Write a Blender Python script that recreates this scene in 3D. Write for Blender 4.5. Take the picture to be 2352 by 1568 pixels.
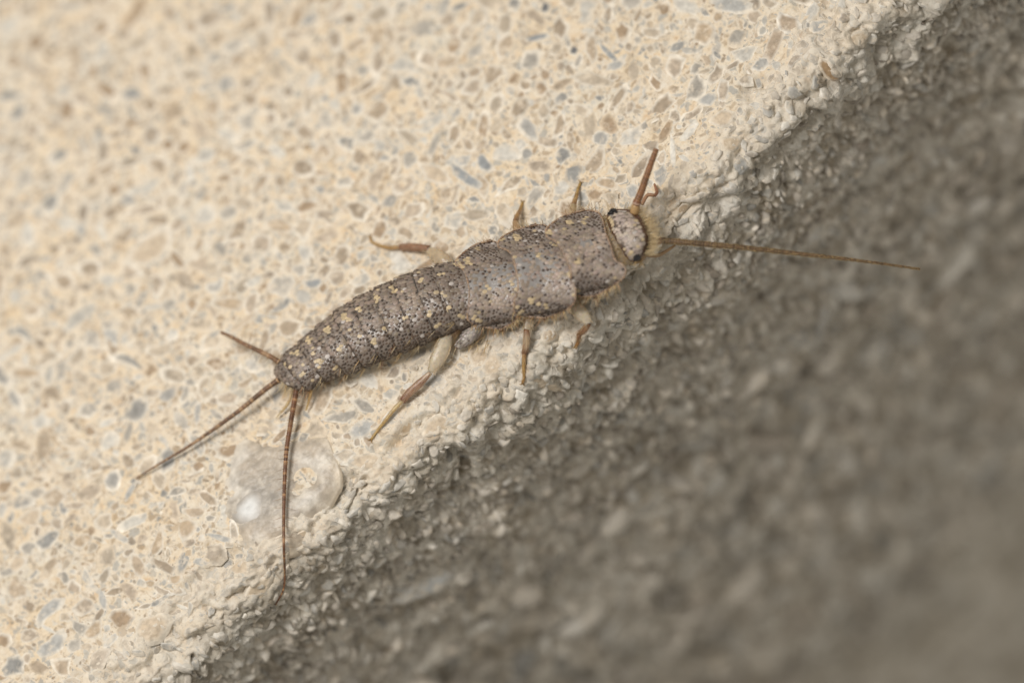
import bpy, math, random
import numpy as np
from mathutils import Matrix, Vector

for o in list(bpy.data.objects):
    bpy.data.objects.remove(o, do_unlink=True)
scene = bpy.context.scene
scene.unit_settings.system = 'METRIC'
scene.unit_settings.scale_length = 0.001            # one unit is one millimetre
col = scene.collection
random.seed(11)
rng = np.random.default_rng(11)

# ------------------------------------------------------------------ camera
# World: X runs along the stone's arris, Y inwards over its flat top, Z up.
ROLL = math.radians(42.0)      # how the arris lies in the picture
TILT = math.radians(26.0)      # camera leans out over the broken face
DIST = 150.0
PPM = 80.0                     # picture pixels (2352 wide) per millimetre at the focus
pv = np.array([0, math.cos(TILT), math.sin(TILT)])
V = np.array([0, -math.sin(TILT), math.cos(TILT)])
ex = np.array([1.0, 0, 0])
Rv = math.cos(ROLL) * ex - math.sin(ROLL) * pv
Uv = math.sin(ROLL) * ex + math.cos(ROLL) * pv
CAM = V * DIST
cd = bpy.data.cameras.new('camera')
cam = bpy.data.objects.new('camera', cd)
col.objects.link(cam)
scene.camera = cam
cam.matrix_world = Matrix(((Rv[0], Uv[0], V[0], CAM[0]), (Rv[1], Uv[1], V[1], CAM[1]),
                           (Rv[2], Uv[2], V[2], CAM[2]), (0, 0, 0, 1)))
cd.sensor_fit = 'HORIZONTAL'
cd.sensor_width = 36.0
cd.lens = 36.0 * DIST / (2352 / PPM)
cd.clip_start = 1.0
cd.clip_end = 2000.0
cd.dof.use_dof = True
cd.dof.focus_distance = DIST + 0.15
APERTURE = 7.4                  # lens opening in mm
cd.dof.aperture_fstop = cd.lens * 1e-3 / APERTURE

# ------------------------------------------------------------------ light
world = bpy.data.worlds.new('World')
scene.world = world
world.use_nodes = True
bg = world.node_tree.nodes['Background']
bg.inputs[0].default_value = (1.0, 0.95, 0.86, 1)
bg.inputs[1].default_value = 0.41
ld = bpy.data.lights.new('flash_softbox', 'AREA')
ld.shape = 'DISK'
ld.size = 27.0
ld.energy = 40500.0
ld.color = (1.0, 0.965, 0.93)
lamp = bpy.data.objects.new('flash_softbox', ld)
col.objects.link(lamp)
LDIR = Vector((-0.14, 0.16, 1.0)).normalized()
lamp.location = LDIR * 74.0
lamp.rotation_euler = (-LDIR).to_track_quat('-Z', 'Y').to_euler()
scene.view_settings.view_transform = 'Standard'
scene.view_settings.look = 'None'
scene.view_settings.exposure = 0.0
scene.view_settings.gamma = 1.0

# ------------------------------------------------------------------ helpers
def ray(px, py):
    px = np.asarray(px, float); py = np.asarray(py, float)
    return ((px - 1176) / PPM)[..., None] * Rv + ((784 - py) / PPM)[..., None] * Uv - DIST * V

def P(px, py, z):
    """point at height z over the stone top seen at that place of the photograph"""
    d = ray(px, py)
    t = (np.asarray(z, float) - CAM[2]) / d[..., 2]
    return CAM + t[..., None] * d

def PD(px, py, depth):
    """point at a distance towards the camera from the plane of focus"""
    return CAM + ray(px, py) * ((DIST - np.asarray(depth, float)) / DIST)[..., None]

def project(p):
    q = np.asarray(p) - CAM
    w = -(q @ V)
    return 1176 + (q @ Rv) / w * DIST * PPM, 784 - (q @ Uv) / w * DIST * PPM

def vhash(ix, iy, iz, k=0):
    h = (ix.astype(np.int64) * 73856093) ^ (iy.astype(np.int64) * 19349663) ^ (iz.astype(np.int64) * 83492791) ^ (k * 2654435761)
    h = (h ^ (h >> 13)) * 1274126177
    h = h & 0x7fffffff
    h = ((h >> 15) ^ h) * 2246822519 & 0x7fffffff
    return ((h >> 7) & 0xffffff) / float(0xffffff)

def noise(p, scale=1.0, k=0):
    q = p * scale
    i = np.floor(q).astype(np.int64)
    f = q - i
    f = f * f * (3 - 2 * f)
    r = 0
    for a in (0, 1):
        for b in (0, 1):
            for c in (0, 1):
                w = (f[..., 0] if a else 1 - f[..., 0]) * (f[..., 1] if b else 1 - f[..., 1]) * (f[..., 2] if c else 1 - f[..., 2])
                r = r + w * vhash(i[..., 0] + a, i[..., 1] + b, i[..., 2] + c, k)
    return r * 2 - 1

def fbm(p, scale, octs=4, k=0):
    r = 0; a = 1.0
    for o in range(octs):
        r = r + a * noise(p + 17.3 * o, scale * 2 ** o, k + o)
        a *= 0.5
    return r

def worley(p, scale, k=0):
    q = p * scale
    i = np.floor(q).astype(np.int64)
    d1 = np.full(q.shape[:-1], 9.0)
    d2 = d1.copy()
    for a in (-1, 0, 1):
        for b in (-1, 0, 1):
            for c in (-1, 0, 1):
                jx, jy, jz = i[..., 0] + a, i[..., 1] + b, i[..., 2] + c
                dx = jx + vhash(jx, jy, jz, k + 1) - q[..., 0]
                dy = jy + vhash(jx, jy, jz, k + 2) - q[..., 1]
                dz = jz + vhash(jx, jy, jz, k + 3) - q[..., 2]
                d = np.sqrt(dx * dx + dy * dy + dz * dz)
                d2 = np.minimum(np.maximum(d1, d), d2)
                d1 = np.minimum(d1, d)
    return d1, d2

def smooth(a, b, x):
    t = np.clip((np.asarray(x, float) - a) / (b - a), 0, 1)
    return t * t * (3 - 2 * t)

def mesh_obj(name, verts, faces, mat, parent=None, colors=None, attrs=None, smooth_shade=True):
    """faces: list of (n, k) index arrays"""
    me = bpy.data.meshes.new(name)
    verts = np.asarray(verts, np.float32).reshape(-1, 3)
    if not isinstance(faces, list):
        faces = [faces]
    faces = [np.asarray(f, np.int32) for f in faces if len(f)]
    loops = np.concatenate([f.ravel() for f in faces])
    sizes = np.concatenate([np.full(len(f), f.shape[1], np.int32) for f in faces])
    me.vertices.add(len(verts))
    me.vertices.foreach_set('co', verts.ravel())
    me.loops.add(len(loops))
    me.loops.foreach_set('vertex_index', loops)
    me.polygons.add(len(sizes))
    starts = np.concatenate([[0], np.cumsum(sizes)[:-1]]).astype(np.int32)
    me.polygons.foreach_set('loop_start', starts)
    me.polygons.foreach_set('loop_total', sizes)
    me.polygons.foreach_set('use_smooth', np.full(len(sizes), smooth_shade))
    me.update(calc_edges=True)
    if colors is not None:
        at = me.color_attributes.new('Col', 'FLOAT_COLOR', 'POINT')
        c = np.ones((len(verts), 4), np.float32)
        c[:, :3] = colors
        at.data.foreach_set('color', c.ravel())
    for k, v in (attrs or {}).items():
        at = me.attributes.new(k, 'FLOAT', 'POINT')
        at.data.foreach_set('value', np.asarray(v, np.float32).ravel())
    me.materials.append(mat)
    o = bpy.data.objects.new(name, me)
    col.objects.link(o)
    if parent is not None:
        o.parent = parent
    return o

def grid_faces(nu, nv, wrap=False, base=0):
    i = np.arange(nu - 1)[:, None]
    j = np.arange(nv if wrap else nv - 1)[None, :]
    j2 = (j + 1) % nv
    a = i * nv + j; b = (i + 1) * nv + j; c = (i + 1) * nv + j2; d = i * nv + j2
    return np.stack([a, d, c, b], -1).reshape(-1, 4) + base

def catmull(pts, n):
    """smooth resampling of a polyline at n even steps of arc length"""
    pts = np.asarray(pts, float)
    q = np.vstack([2 * pts[0] - pts[1], pts, 2 * pts[-1] - pts[-2]])
    out = []
    for i in range(len(pts) - 1):
        p0, p1, p2, p3 = q[i:i + 4]
        t = np.linspace(0, 1, 24, endpoint=False)[:, None]
        out.append(.5 * (2 * p1 + (p2 - p0) * t + (2 * p0 - 5 * p1 + 4 * p2 - p3) * t ** 2 + (3 * p1 - p0 - 3 * p2 + p3) * t ** 3))
    out = np.vstack(out + [pts[-1:]])
    return resample(out, n)

def resample(pts, n):
    L = np.concatenate([[0], np.cumsum(np.linalg.norm(np.diff(pts[:, :3] if pts.shape[1] > 3 else pts, axis=0), axis=1))])
    s = np.linspace(0, L[-1], n)
    return np.stack([np.interp(s, L, pts[:, k]) for k in range(pts.shape[1])], -1)

# ------------------------------------------------------------------ materials
def nodes_of(m):
    m.use_nodes = True
    return m.node_tree.nodes, m.node_tree.links, m.node_tree.nodes['Principled BSDF']

def col_mat(name, rough=.5, spec=.5, nscale=10., namt=.25, bump=0., bscale=20., sss=0., sssr=(.2, .12, .06), tint=None, trans=0., fine=None):
    """colour carried by the mesh, broken up by noise"""
    m = bpy.data.materials.new(name)
    n, l, b = nodes_of(m)
    a = n.new('ShaderNodeAttribute'); a.attribute_name = 'Col'
    tc = n.new('ShaderNodeTexCoord')
    t = n.new('ShaderNodeTexNoise'); t.inputs['Scale'].default_value = nscale; t.inputs['Detail'].default_value = 5
    l.new(tc.outputs['Object'], t.inputs['Vector'])
    mr = n.new('ShaderNodeMapRange')
    mr.inputs[1].default_value = .25; mr.inputs[2].default_value = .75
    mr.inputs[3].default_value = 1 - namt; mr.inputs[4].default_value = 1 + namt
    l.new(t.outputs['Fac'], mr.inputs[0])
    mx = n.new('ShaderNodeVectorMath'); mx.operation = 'MULTIPLY'
    l.new(a.outputs['Color'], mx.inputs[0]); l.new(mr.outputs[0], mx.inputs[1])
    l.new(mx.outputs[0], b.inputs['Base Color'])
    b.inputs['Roughness'].default_value = rough
    b.inputs['Specular IOR Level'].default_value = spec
    if bump:
        t2 = n.new('ShaderNodeTexNoise'); t2.inputs['Scale'].default_value = bscale; t2.inputs['Detail'].default_value = 6
        l.new(tc.outputs['Object'], t2.inputs['Vector'])
        bp = n.new('ShaderNodeBump'); bp.inputs['Strength'].default_value = 1; bp.inputs['Distance'].default_value = bump
        l.new(t2.outputs['Fac'], bp.inputs['Height']); l.new(bp.outputs[0], b.inputs['Normal'])
    if sss:
        b.inputs['Subsurface Weight'].default_value = sss
        b.inputs['Subsurface Radius'].default_value = sssr
        b.inputs['Subsurface Scale'].default_value = 1.0
    if trans:
        b.inputs['Transmission Weight'].default_value = trans
    return m

def stone_mat():
    m = bpy.data.materials.new('shelly_limestone')
    n, l, b = nodes_of(m)
    tc = n.new('ShaderNodeTexCoord')
    at = n.new('ShaderNodeAttribute'); at.attribute_name = 'broken'
    def tex(kind, scale, **kw):
        t = n.new(kind); t.inputs['Scale'].default_value = scale
        for k, v in kw.items():
            if k in t.inputs: t.inputs[k].default_value = v
            else: setattr(t, k, v)
        return t
    def ramp(src, stops):
        r = n.new('ShaderNodeValToRGB')
        while len(r.color_ramp.elements) < len(stops): r.color_ramp.elements.new(.5)
        for e, (p, c) in zip(r.color_ramp.elements, stops):
            e.position = p; e.color = c if len(c) == 4 else (*c, 1)
        l.new(src, r.inputs[0]); return r
    def mix(f, a, c, mode='MIX'):
        x = n.new('ShaderNodeMix'); x.data_type = 'RGBA'; x.blend_type = mode
        for s, v in ((x.inputs[0], f), (x.inputs[6], a), (x.inputs[7], c)):
            if hasattr(v, 'is_output'): l.new(v, s)
            elif isinstance(v, tuple): s.default_value = (*v, 1)
            else: s.default_value = v
        return x.outputs[2]
    # warped coordinates make the small grains lie crooked
    wn = tex('ShaderNodeTexNoise', 1.6, Detail=3.0)
    l.new(tc.outputs['Object'], wn.inputs['Vector'])
    sc = n.new('ShaderNodeVectorMath'); sc.operation = 'SCALE'; sc.inputs['Scale'].default_value = .7
    l.new(wn.outputs['Color'], sc.inputs[0])
    ad = n.new('ShaderNodeVectorMath'); ad.operation = 'ADD'
    l.new(tc.outputs['Object'], ad.inputs[0]); l.new(sc.outputs[0], ad.inputs[1])
    # matrix: cream lime cement, warmer and whiter in patches
    big = tex('ShaderNodeTexNoise', .35, Detail=5.0, Roughness=.65)
    l.new(tc.outputs['Object'], big.inputs['Vector'])
    mid = tex('ShaderNodeTexNoise', 2.6, Detail=5.0, Roughness=.6)
    l.new(tc.outputs['Object'], mid.inputs['Vector'])
    cem = ramp(mid.outputs['Fac'], [(.28, (.70, .525, .35)), (.37, (.78, .65, .485)), (.47, (.81, .72, .585)), (.70, (.84, .785, .695))])
    warm = ramp(big.outputs['Fac'], [(.36, (1.0, .93, .82)), (.5, (1.0, .97, .93)), (.64, (.97, .99, 1.0))])
    cream = mix(1.0, cem.outputs[0], warm.outputs[0], 'MULTIPLY')
    # two sizes of small grains in it
    v1 = tex('ShaderNodeTexVoronoi', 4.2); l.new(ad.outputs[0], v1.inputs['Vector'])
    v1e = tex('ShaderNodeTexVoronoi', 4.2, feature='DISTANCE_TO_EDGE'); l.new(ad.outputs[0], v1e.inputs['Vector'])
    sep = n.new('ShaderNodeSeparateColor'); l.new(v1.outputs['Color'], sep.inputs[0])
    gcol = ramp(sep.outputs[0], [(0, (.42, .31, .20)), (.2, (.55, .44, .31)), (.38, (.50, .47, .41)), (.55, (.38, .38, .36)), (.68, (.72, .67, .58)), (.88, (.54, .42, .29)), (1, (.36, .27, .18))])
    ins = ramp(v1e.outputs['Distance'], [(.05, (0, 0, 0)), (.2, (1, 1, 1))])
    pick = ramp(sep.outputs[1], [(.28, (0, 0, 0)), (.34, (1, 1, 1))])
    f1 = n.new('ShaderNodeMath'); f1.operation = 'MULTIPLY'
    l.new(ins.outputs[0], f1.inputs[0]); l.new(pick.outputs[0], f1.inputs[1])
    f1b = n.new('ShaderNodeMath'); f1b.operation = 'MULTIPLY'; f1b.inputs[1].default_value = .8
    l.new(f1.outputs[0], f1b.inputs[0])
    c1 = mix(f1b.outputs[0], cream, gcol.outputs[0])
    v2 = tex('ShaderNodeTexVoronoi', 10.0); l.new(ad.outputs[0], v2.inputs['Vector'])
    sep2 = n.new('ShaderNodeSeparateColor'); l.new(v2.outputs['Color'], sep2.inputs[0])
    p2 = ramp(sep2.outputs[0], [(.72, (0, 0, 0)), (.8, (1, 1, 1))])
    d2 = ramp(v2.outputs['Distance'], [(.2, (1, 1, 1)), (.5, (0, 0, 0))])
    f2 = n.new('ShaderNodeMath'); f2.operation = 'MULTIPLY'
    l.new(p2.outputs[0], f2.inputs[0]); l.new(d2.outputs[0], f2.inputs[1])
    g2 = ramp(sep2.outputs[1], [(0, (.36, .27, .18)), (.4, (.46, .44, .40)), (.7, (.34, .35, .35)), (1, (.60, .47, .31))])
    c2 = mix(f2.outputs[0], c1, g2.outputs[0])
    seam = ramp(v1e.outputs['Distance'], [(.0, (1, 1, 1)), (.035, (0, 0, 0))])
    sp = ramp(mid.outputs['Fac'], [(.46, (0, 0, 0)), (.56, (.75, .75, .75))])
    sm = n.new('ShaderNodeMath'); sm.operation = 'MULTIPLY'
    l.new(seam.outputs[0], sm.inputs[0]); l.new(sp.outputs[0], sm.inputs[1])
    c2 = mix(sm.outputs[0], c2, (.46, .30, .16))
    fn = tex('ShaderNodeTexNoise', 13.0, Detail=6.0, Roughness=.75); l.new(tc.outputs['Object'], fn.inputs['Vector'])
    fr_ = ramp(fn.outputs['Fac'], [(.28, (.62, .58, .52)), (.42, (.95, .94, .92)), (.6, (1.05, 1.05, 1.05)), (.75, (1.14, 1.14, 1.13))])
    c2 = mix(1.0, c2, fr_.outputs[0], 'MULTIPLY')
    # the broken face: greyer, chalky, with some of its shade put into the colour
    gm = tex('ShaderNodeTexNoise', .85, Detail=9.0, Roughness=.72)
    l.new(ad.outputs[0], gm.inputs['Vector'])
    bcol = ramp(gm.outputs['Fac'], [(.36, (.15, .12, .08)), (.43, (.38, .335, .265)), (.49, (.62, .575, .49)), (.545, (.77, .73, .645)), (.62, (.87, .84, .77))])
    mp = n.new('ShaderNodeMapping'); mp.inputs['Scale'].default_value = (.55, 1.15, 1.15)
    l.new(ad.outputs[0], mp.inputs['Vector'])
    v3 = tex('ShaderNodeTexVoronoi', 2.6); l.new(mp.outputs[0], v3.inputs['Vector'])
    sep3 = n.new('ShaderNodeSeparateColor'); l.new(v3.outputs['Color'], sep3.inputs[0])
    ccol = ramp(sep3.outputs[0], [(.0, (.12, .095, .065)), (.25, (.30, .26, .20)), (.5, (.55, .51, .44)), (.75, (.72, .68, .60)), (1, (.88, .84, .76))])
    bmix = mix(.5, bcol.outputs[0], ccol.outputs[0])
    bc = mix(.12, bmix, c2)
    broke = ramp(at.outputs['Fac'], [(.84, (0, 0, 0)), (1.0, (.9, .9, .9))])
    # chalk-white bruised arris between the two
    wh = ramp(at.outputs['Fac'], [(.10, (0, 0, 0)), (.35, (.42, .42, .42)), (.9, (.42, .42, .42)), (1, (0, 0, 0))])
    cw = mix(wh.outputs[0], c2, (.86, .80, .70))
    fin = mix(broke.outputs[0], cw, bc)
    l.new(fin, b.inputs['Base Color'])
    b.inputs['Roughness'].default_value = .75
    b.inputs['Specular IOR Level'].default_value = .3
    # fine relief
    n1 = tex('ShaderNodeTexNoise', 9.0, Detail=10.0, Roughness=.78); l.new(tc.outputs['Object'], n1.inputs['Vector'])
    hb = n.new('ShaderNodeMath'); hb.operation = 'MULTIPLY_ADD'
    l.new(f1.outputs[0], hb.inputs[0]); hb.inputs[1].default_value = -.25
    l.new(n1.outputs['Fac'], hb.inputs[2])
    bd = n.new('ShaderNodeMapRange'); bd.inputs[3].default_value = .03; bd.inputs[4].default_value = .06
    l.new(at.outputs['Fac'], bd.inputs[0])
    bp = n.new('ShaderNodeBump'); bp.inputs['Strength'].default_value = 1.0
    l.new(bd.outputs[0], bp.inputs['Distance'])
    l.new(hb.outputs[0], bp.inputs['Height']); l.new(bp.outputs[0], b.inputs['Normal'])
    return m

M_STONE = stone_mat()
M_GRAIN = col_mat('shell_grain', .5, .45, 5., .28, .03, 12.)
def veil(m, color, scale, lo, hi, amt):
    n, l, b = nodes_of(m)
    src = b.inputs['Base Color'].links[0].from_socket
    tc = n.new('ShaderNodeTexCoord'); t = n.new('ShaderNodeTexNoise')
    t.inputs['Scale'].default_value = scale; t.inputs['Detail'].default_value = 7; t.inputs['Roughness'].default_value = .65
    l.new(tc.outputs['Object'], t.inputs['Vector'])
    mr = n.new('ShaderNodeMapRange'); mr.inputs[1].default_value = lo; mr.inputs[2].default_value = hi; mr.inputs[4].default_value = amt
    l.new(t.outputs['Fac'], mr.inputs[0])
    x = n.new('ShaderNodeMix'); x.data_type = 'RGBA'
    l.new(mr.outputs[0], x.inputs[0]); l.new(src, x.inputs[6]); x.inputs[7].default_value = (*color, 1)
    l.new(x.outputs[2], b.inputs['Base Color'])
veil(M_GRAIN, (.81, .70, .55), 3.0, .53, .62, .55)
M_SCALE = col_mat('silverfish_scale', .42, .55, 14., .18, .006, 40.)
M_CUT = col_mat('cuticle', .27, .6, 7., .22, .012, 18.)
M_PALE = col_mat('pale_leg_cuticle', .33, .5, 9., .22, .012, 16., sss=.6, sssr=(.3, .22, .13), trans=.25)
M_HAIR = col_mat('golden_bristle', .4, .5, 5., .12)
M_TAIL = col_mat('ringed_filament', .36, .55, 20., .22, .004, 40.)
M_EYE = col_mat('black_eye', .16, .7, 5., .1)
M_QUARTZ = col_mat('milky_quartz', .38, .45, 4., .3, .03, 7.)
veil(M_QUARTZ, (.74, .67, .56), 2.2, .54, .68, .6)

# ------------------------------------------------------------------ the stone
RAD = 1.35
SIDE = math.radians(80)
_ex = np.array([-40, -17, -12.5, -8.5, -6.5, -3.0, 0.4, 3.0, 6.0, 9.5, 12.5, 16, 40])
_ep = np.array([-.4, -.3, -.42, -.55, -.62, -.82, -1.12, -1.05, -.85, -.55, -.25, -.35, -.4])
def Y0(X):
    base = np.interp(X, np.linspace(-40, 40, 801), _sm)
    return (base + 1.2) / .9
_lin = np.interp(np.linspace(-40, 40, 801), _ex, _ep)
_k = np.hanning(31); _k /= _k.sum()
_sm = np.convolve(np.pad(_lin, 15, mode='edge'), _k, 'valid')

def stone_base(X, s):
    """s > 0 top, -ARC < s < 0 round of the arris, beyond that the broken face"""
    X = np.asarray(X, float); s = np.asarray(s, float)
    y0 = Y0(X)
    arc = RAD * SIDE
    a = np.clip(-s / RAD, 0, SIDE)
    Y = y0 - RAD * np.sin(a) + np.maximum(s, 0)
    Z = -RAD * (1 - np.cos(a))
    e = np.maximum(-s - arc, 0)
    Y = Y - e * math.cos(SIDE); Z = Z - e * math.sin(SIDE)
    n = np.stack([np.zeros_like(a), -np.sin(a), np.cos(a)], -1)
    t = np.stack([np.zeros_like(a), np.cos(a), np.sin(a)], -1)     # rising s
    return np.stack([X, Y, Z], -1), n, t

def axis(segs):
    out = [np.array([segs[0][0]])]
    for a, b, st in segs:
        k = max(2, int(abs(b - a) / st))
        out.append(np.linspace(a, b, k + 1)[1:])
    return np.concatenate(out)
gx = axis([(-46, -19, 1.2), (-19, 19, .052), (19, 46, 1.2)])
gs = axis([(-48, -26, .8), (-26, -8, .2), (-8, -4, .085), (-4, 1.4, .045), (1.4, 6, .09), (6, 26, .17), (26, 46, 1.2)])
GX, GS = np.meshgrid(gx, gs, indexing='ij')
B, N, T = stone_base(GX, GS)
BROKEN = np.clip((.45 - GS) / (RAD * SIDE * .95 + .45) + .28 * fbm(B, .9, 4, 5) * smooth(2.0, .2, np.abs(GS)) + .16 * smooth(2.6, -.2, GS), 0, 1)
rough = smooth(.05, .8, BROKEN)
top_n = .018 * fbm(B, 1.3, 4, 21) + .05 * fbm(B, .28, 2, 3)
w1, w2 = worley(B + .25 * np.stack([noise(B, 1.5, 61), noise(B, 1.5, 62), noise(B, 1.5, 63)], -1), 2.3, 7)
lumps = np.clip(w2 - w1, 0, .6)
nod = np.sqrt(np.clip(1 - (w1 / .8) ** 2, 0, 1))
side_n = .22 * fbm(B, .8, 5, 31) + .10 * (lumps - .25) + .20 * (nod - .7) + .3 * fbm(B * np.array([.5, 1, 1]), .33, 3, 41) * smooth(.4, 1, BROKEN)
def ridged(p, sc, k):
    r = 0; a = 1.0
    for o_ in range(3):
        r = r + a * (1 - 2 * np.abs(noise(p + 5.1 * o_, sc * 2.1 ** o_, k + o_))); a *= .55
    return r
w3, w4 = worley(B * np.array([.8, 1.15, 1.15]), 4.2, 17)
side_n = side_n + .13 * (np.clip(w4 - w3, 0, .55) - .2) + .06 * ridged(B, 4.0, 181) + .085 * ridged(B * np.array([.75, 1, 1]), 1.7, 81) - .05
DISP = (1 - rough) * top_n + rough * side_n
# chips out of the arris
w5, w6 = worley(B * np.array([.55, 1.1, 1.1]), 1.5, 27)
DISP += smooth(.6, 1, BROKEN) * .30 * (np.sqrt(np.clip(1 - (w5 / .85) ** 2, 0, 1)) - .7)
DISP -= .30 * smooth(.18, .6, fbm(B, .7, 3, 71)) * smooth(.15, .45, BROKEN) * smooth(1, .6, BROKEN)
POS = B + N * DISP[..., None]
PX, PY = project(POS)

def pick(px, py):
    d = (PX - px) ** 2 + (PY - py) ** 2
    d = d - 1e-3 * (POS @ V)
    i, j = np.unravel_index(np.argmin(d), d.shape)
    return i, j
def Q(px, py, h=0.0):
    """a point of the stone's skin, h above it"""
    i, j = pick(px, py)
    return POS[i, j] + np.array([0, 0, h])

# open pores: real hollows
def pore(px, py, r, depth, ax=1.0, ang=0.0):
    i, j = pick(px, py)
    dx = GX - gx[i]; ds = GS - gs[j]
    c, sn = math.cos(ang), math.sin(ang)
    u = (dx * c + ds * sn) / (r * ax); w = (-dx * sn + ds * c) / r
    k = np.exp(-(u * u + w * w) ** 1.5 * .9)
    global DISP
    DISP = DISP - depth * k
for a in [(1065, 1053, .14, .5), (1136, 1001, .22, .35, 1.4, .3), (1590, 772, .55, .75, 1.7, .5), (1440, 848, .34, .5, 1.6, .2), (838, 1100, .10, .25),
          (1900, 170, .2, .2), (840, 1112, .08, .2), (1512, 770, .4, .4, 1.8, .5), (1340, 930, .26, .4, 1.5, .4), (600, 994, .10, .14, 1.6, .2),
          (1810, 430, .12, .3), (1722, 268, .09, .2, 2, .8), (1218, 1113, .3, .35, 1.6, .4), (1480, 690, .15, .3), (1700, 560, .3, .4, 1.5, .4),
          (985, 1460, .4, .4, 1.6, .5), (1560, 1210, .5, .5, 1.6, .4), (1830, 900, .6, .6, 1.5, .4), (640, 1420, .12, .3, 1.7, .5)]:
    pore(*a)
for k in range(150):
    x = random.uniform(-18, 18); s = -random.uniform(.9, 22)
    b, _, _ = stone_base(x, s)
    q = project(b)
    if -100 < q[0] < 2450 and -100 < q[1] < 1670:
        pore(q[0], q[1], random.uniform(.08, .3) * (1 + (-s) * .02), random.uniform(.12, .4), random.uniform(1, 2), random.uniform(-.5, 1))
for k in range(130):
    x = random.uniform(-17, 17); s_ = random.uniform(.4, 9)
    b, _, _ = stone_base(x, s_)
    q = project(b)
    if -60 < q[0] < 2410 and -60 < q[1] < 1628:
        pore(q[0], q[1], random.uniform(.085, .15), random.uniform(.05, .15), random.uniform(1, 1.9), random.uniform(0, 3))
POS = B + N * DISP[..., None]
PX, PY = project(POS)
nX, nS = GX.shape
sv = POS.reshape(-1, 3)
# close the block below and behind
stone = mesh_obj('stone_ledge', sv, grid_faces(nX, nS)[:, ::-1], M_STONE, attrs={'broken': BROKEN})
def border(idx, drop):
    a = sv[idx].copy(); b = a.copy(); b[:, 2] = drop
    return a, b
stone['kind'] = 'structure'
stone['label'] = 'cream shelly limestone ledge with a rough grey broken side'
stone['category'] = 'stone'

# --- grains set in the stone
PAL = np.array([(.52, .41, .29), (.60, .50, .375), (.53, .485, .415), (.46, .44, .40), (.70, .66, .58), (.54, .44, .33), (.36, .35, .325), (.40, .29, .185), (.74, .70, .62)])
PALW = np.array([.23, .19, .12, .065, .09, .15, .03, .09, .035]); PALW /= PALW.sum()
SEG = 9
def grain_shape(X, s, a, b, ang, h, color, rimc, tilt=0., bend=0., sink=.05, irr=.13, rimw=.8):
    return dict(X=X, s=s, a=a, b=b, ang=ang, h=h, c=color, rim=rimc, tilt=tilt, bend=bend, sink=sink, irr=irr, rw=rimw)

def grain_geo(g):
    i = np.searchsorted(gx, g['X']); j = np.searchsorted(gs, g['s'])
    i = min(max(i, 1), nX - 1); j = min(max(j, 1), nS - 1)
    th = np.linspace(0, 2 * math.pi, SEG, endpoint=False) + random.uniform(0, 1)
    rad = 1 + g['irr'] * np.array([random.uniform(-1, 1) for _ in th])
    ca, sa = math.cos(g['ang']), math.sin(g['ang'])
    pts = []; cols = []
    base, n, t = stone_base(np.array(g['X']), np.array(g['s']))
    d = np.interp(g['s'], gs[j - 1:j + 1], DISP[i, j - 1:j + 1])
    tx, ty = (random.uniform(-1, 1) * g['tilt'] for _ in range(2))
    rings = [(0, 1.0, 0), (g['rw'] * .66, .93, .0), (g['rw'], .68, .85), (1.0, -g['sink'] / max(g['h'], .01), 1.0)]
    for r, hz, k in rings:
        tt = th if r else th[:1]
        rr = rad if r else rad[:1]
        u = g['a'] * r * rr * np.cos(tt); w = g['b'] * r * rr * np.sin(tt)
        w = w + g['bend'] * (u / g['a']) ** 2 * g['b']
        x = u * ca - w * sa; y = u * sa + w * ca
        bp, bn, bt = stone_base(g['X'] + x, g['s'] + y)
        z = .3 * d + .7 * disp_at(g['X'] + x, g['s'] + y) + g['h'] * hz + tx * x + ty * y
        pts.append(bp + bn * np.reshape(z, (-1, 1)))
        c = np.array(g['c']) * (1 - k) + np.array(g['rim']) * k
        cols.append(np.repeat(c[None], len(tt), 0))
    return np.vstack(pts), np.vstack(cols)
_f3 = np.array([[0, 1 + k, 1 + (k + 1) % SEG] for k in range(SEG)])
_f4 = np.array([[1 + r * SEG + k, 1 + (r + 1) * SEG + k, 1 + (r + 1) * SEG + (k + 1) % SEG, 1 + r * SEG + (k + 1) % SEG] for r in range(2) for k in range(SEG)])

_kb = np.ones(5) / 5
DS = np.apply_along_axis(lambda r_: np.convolve(np.pad(r_, 2, mode='edge'), _kb, 'valid'), 0, DISP)
DS = np.apply_along_axis(lambda r_: np.convolve(np.pad(r_, 2, mode='edge'), _kb, 'valid'), 1, DS)
def disp_at(x, y):
    i = np.clip(np.searchsorted(gx, x), 1, nX - 1); j = np.clip(np.searchsorted(gs, y), 1, nS - 1)
    return DS[i, j]
grains = []
occ = {}
CELL = .6
def free(X, s, r, f=1.0):
    ci, cj = int(X // CELL), int(s // CELL)
    for a in (-1, 0, 1):
        for b in (-1, 0, 1):
            for (x, y, q) in occ.get((ci + a, cj + b), ()):
                if (x - X) ** 2 + (y - s) ** 2 < ((q + r) * f) ** 2:
                    return False
    return True
def put(X, s, r):
    # a big grain claims several discs so the cell search stays short
    if r > CELL * .5:
        m = int(r / .2) + 1
        for u in np.linspace(-r, r, 2 * m + 1):
            for w in np.linspace(-r, r, 2 * m + 1):
                if u * u + w * w <= (r - .1) ** 2:
                    occ.setdefault((int((X + u) // CELL), int((s + w) // CELL)), []).append((X + u, s + w, .15))
    else:
        occ.setdefault((int(X // CELL), int(s // CELL)), []).append((X, s, r))
def at_px(px, py):
    i, j = pick(px, py)
    return gx[i], gs[j]

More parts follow.
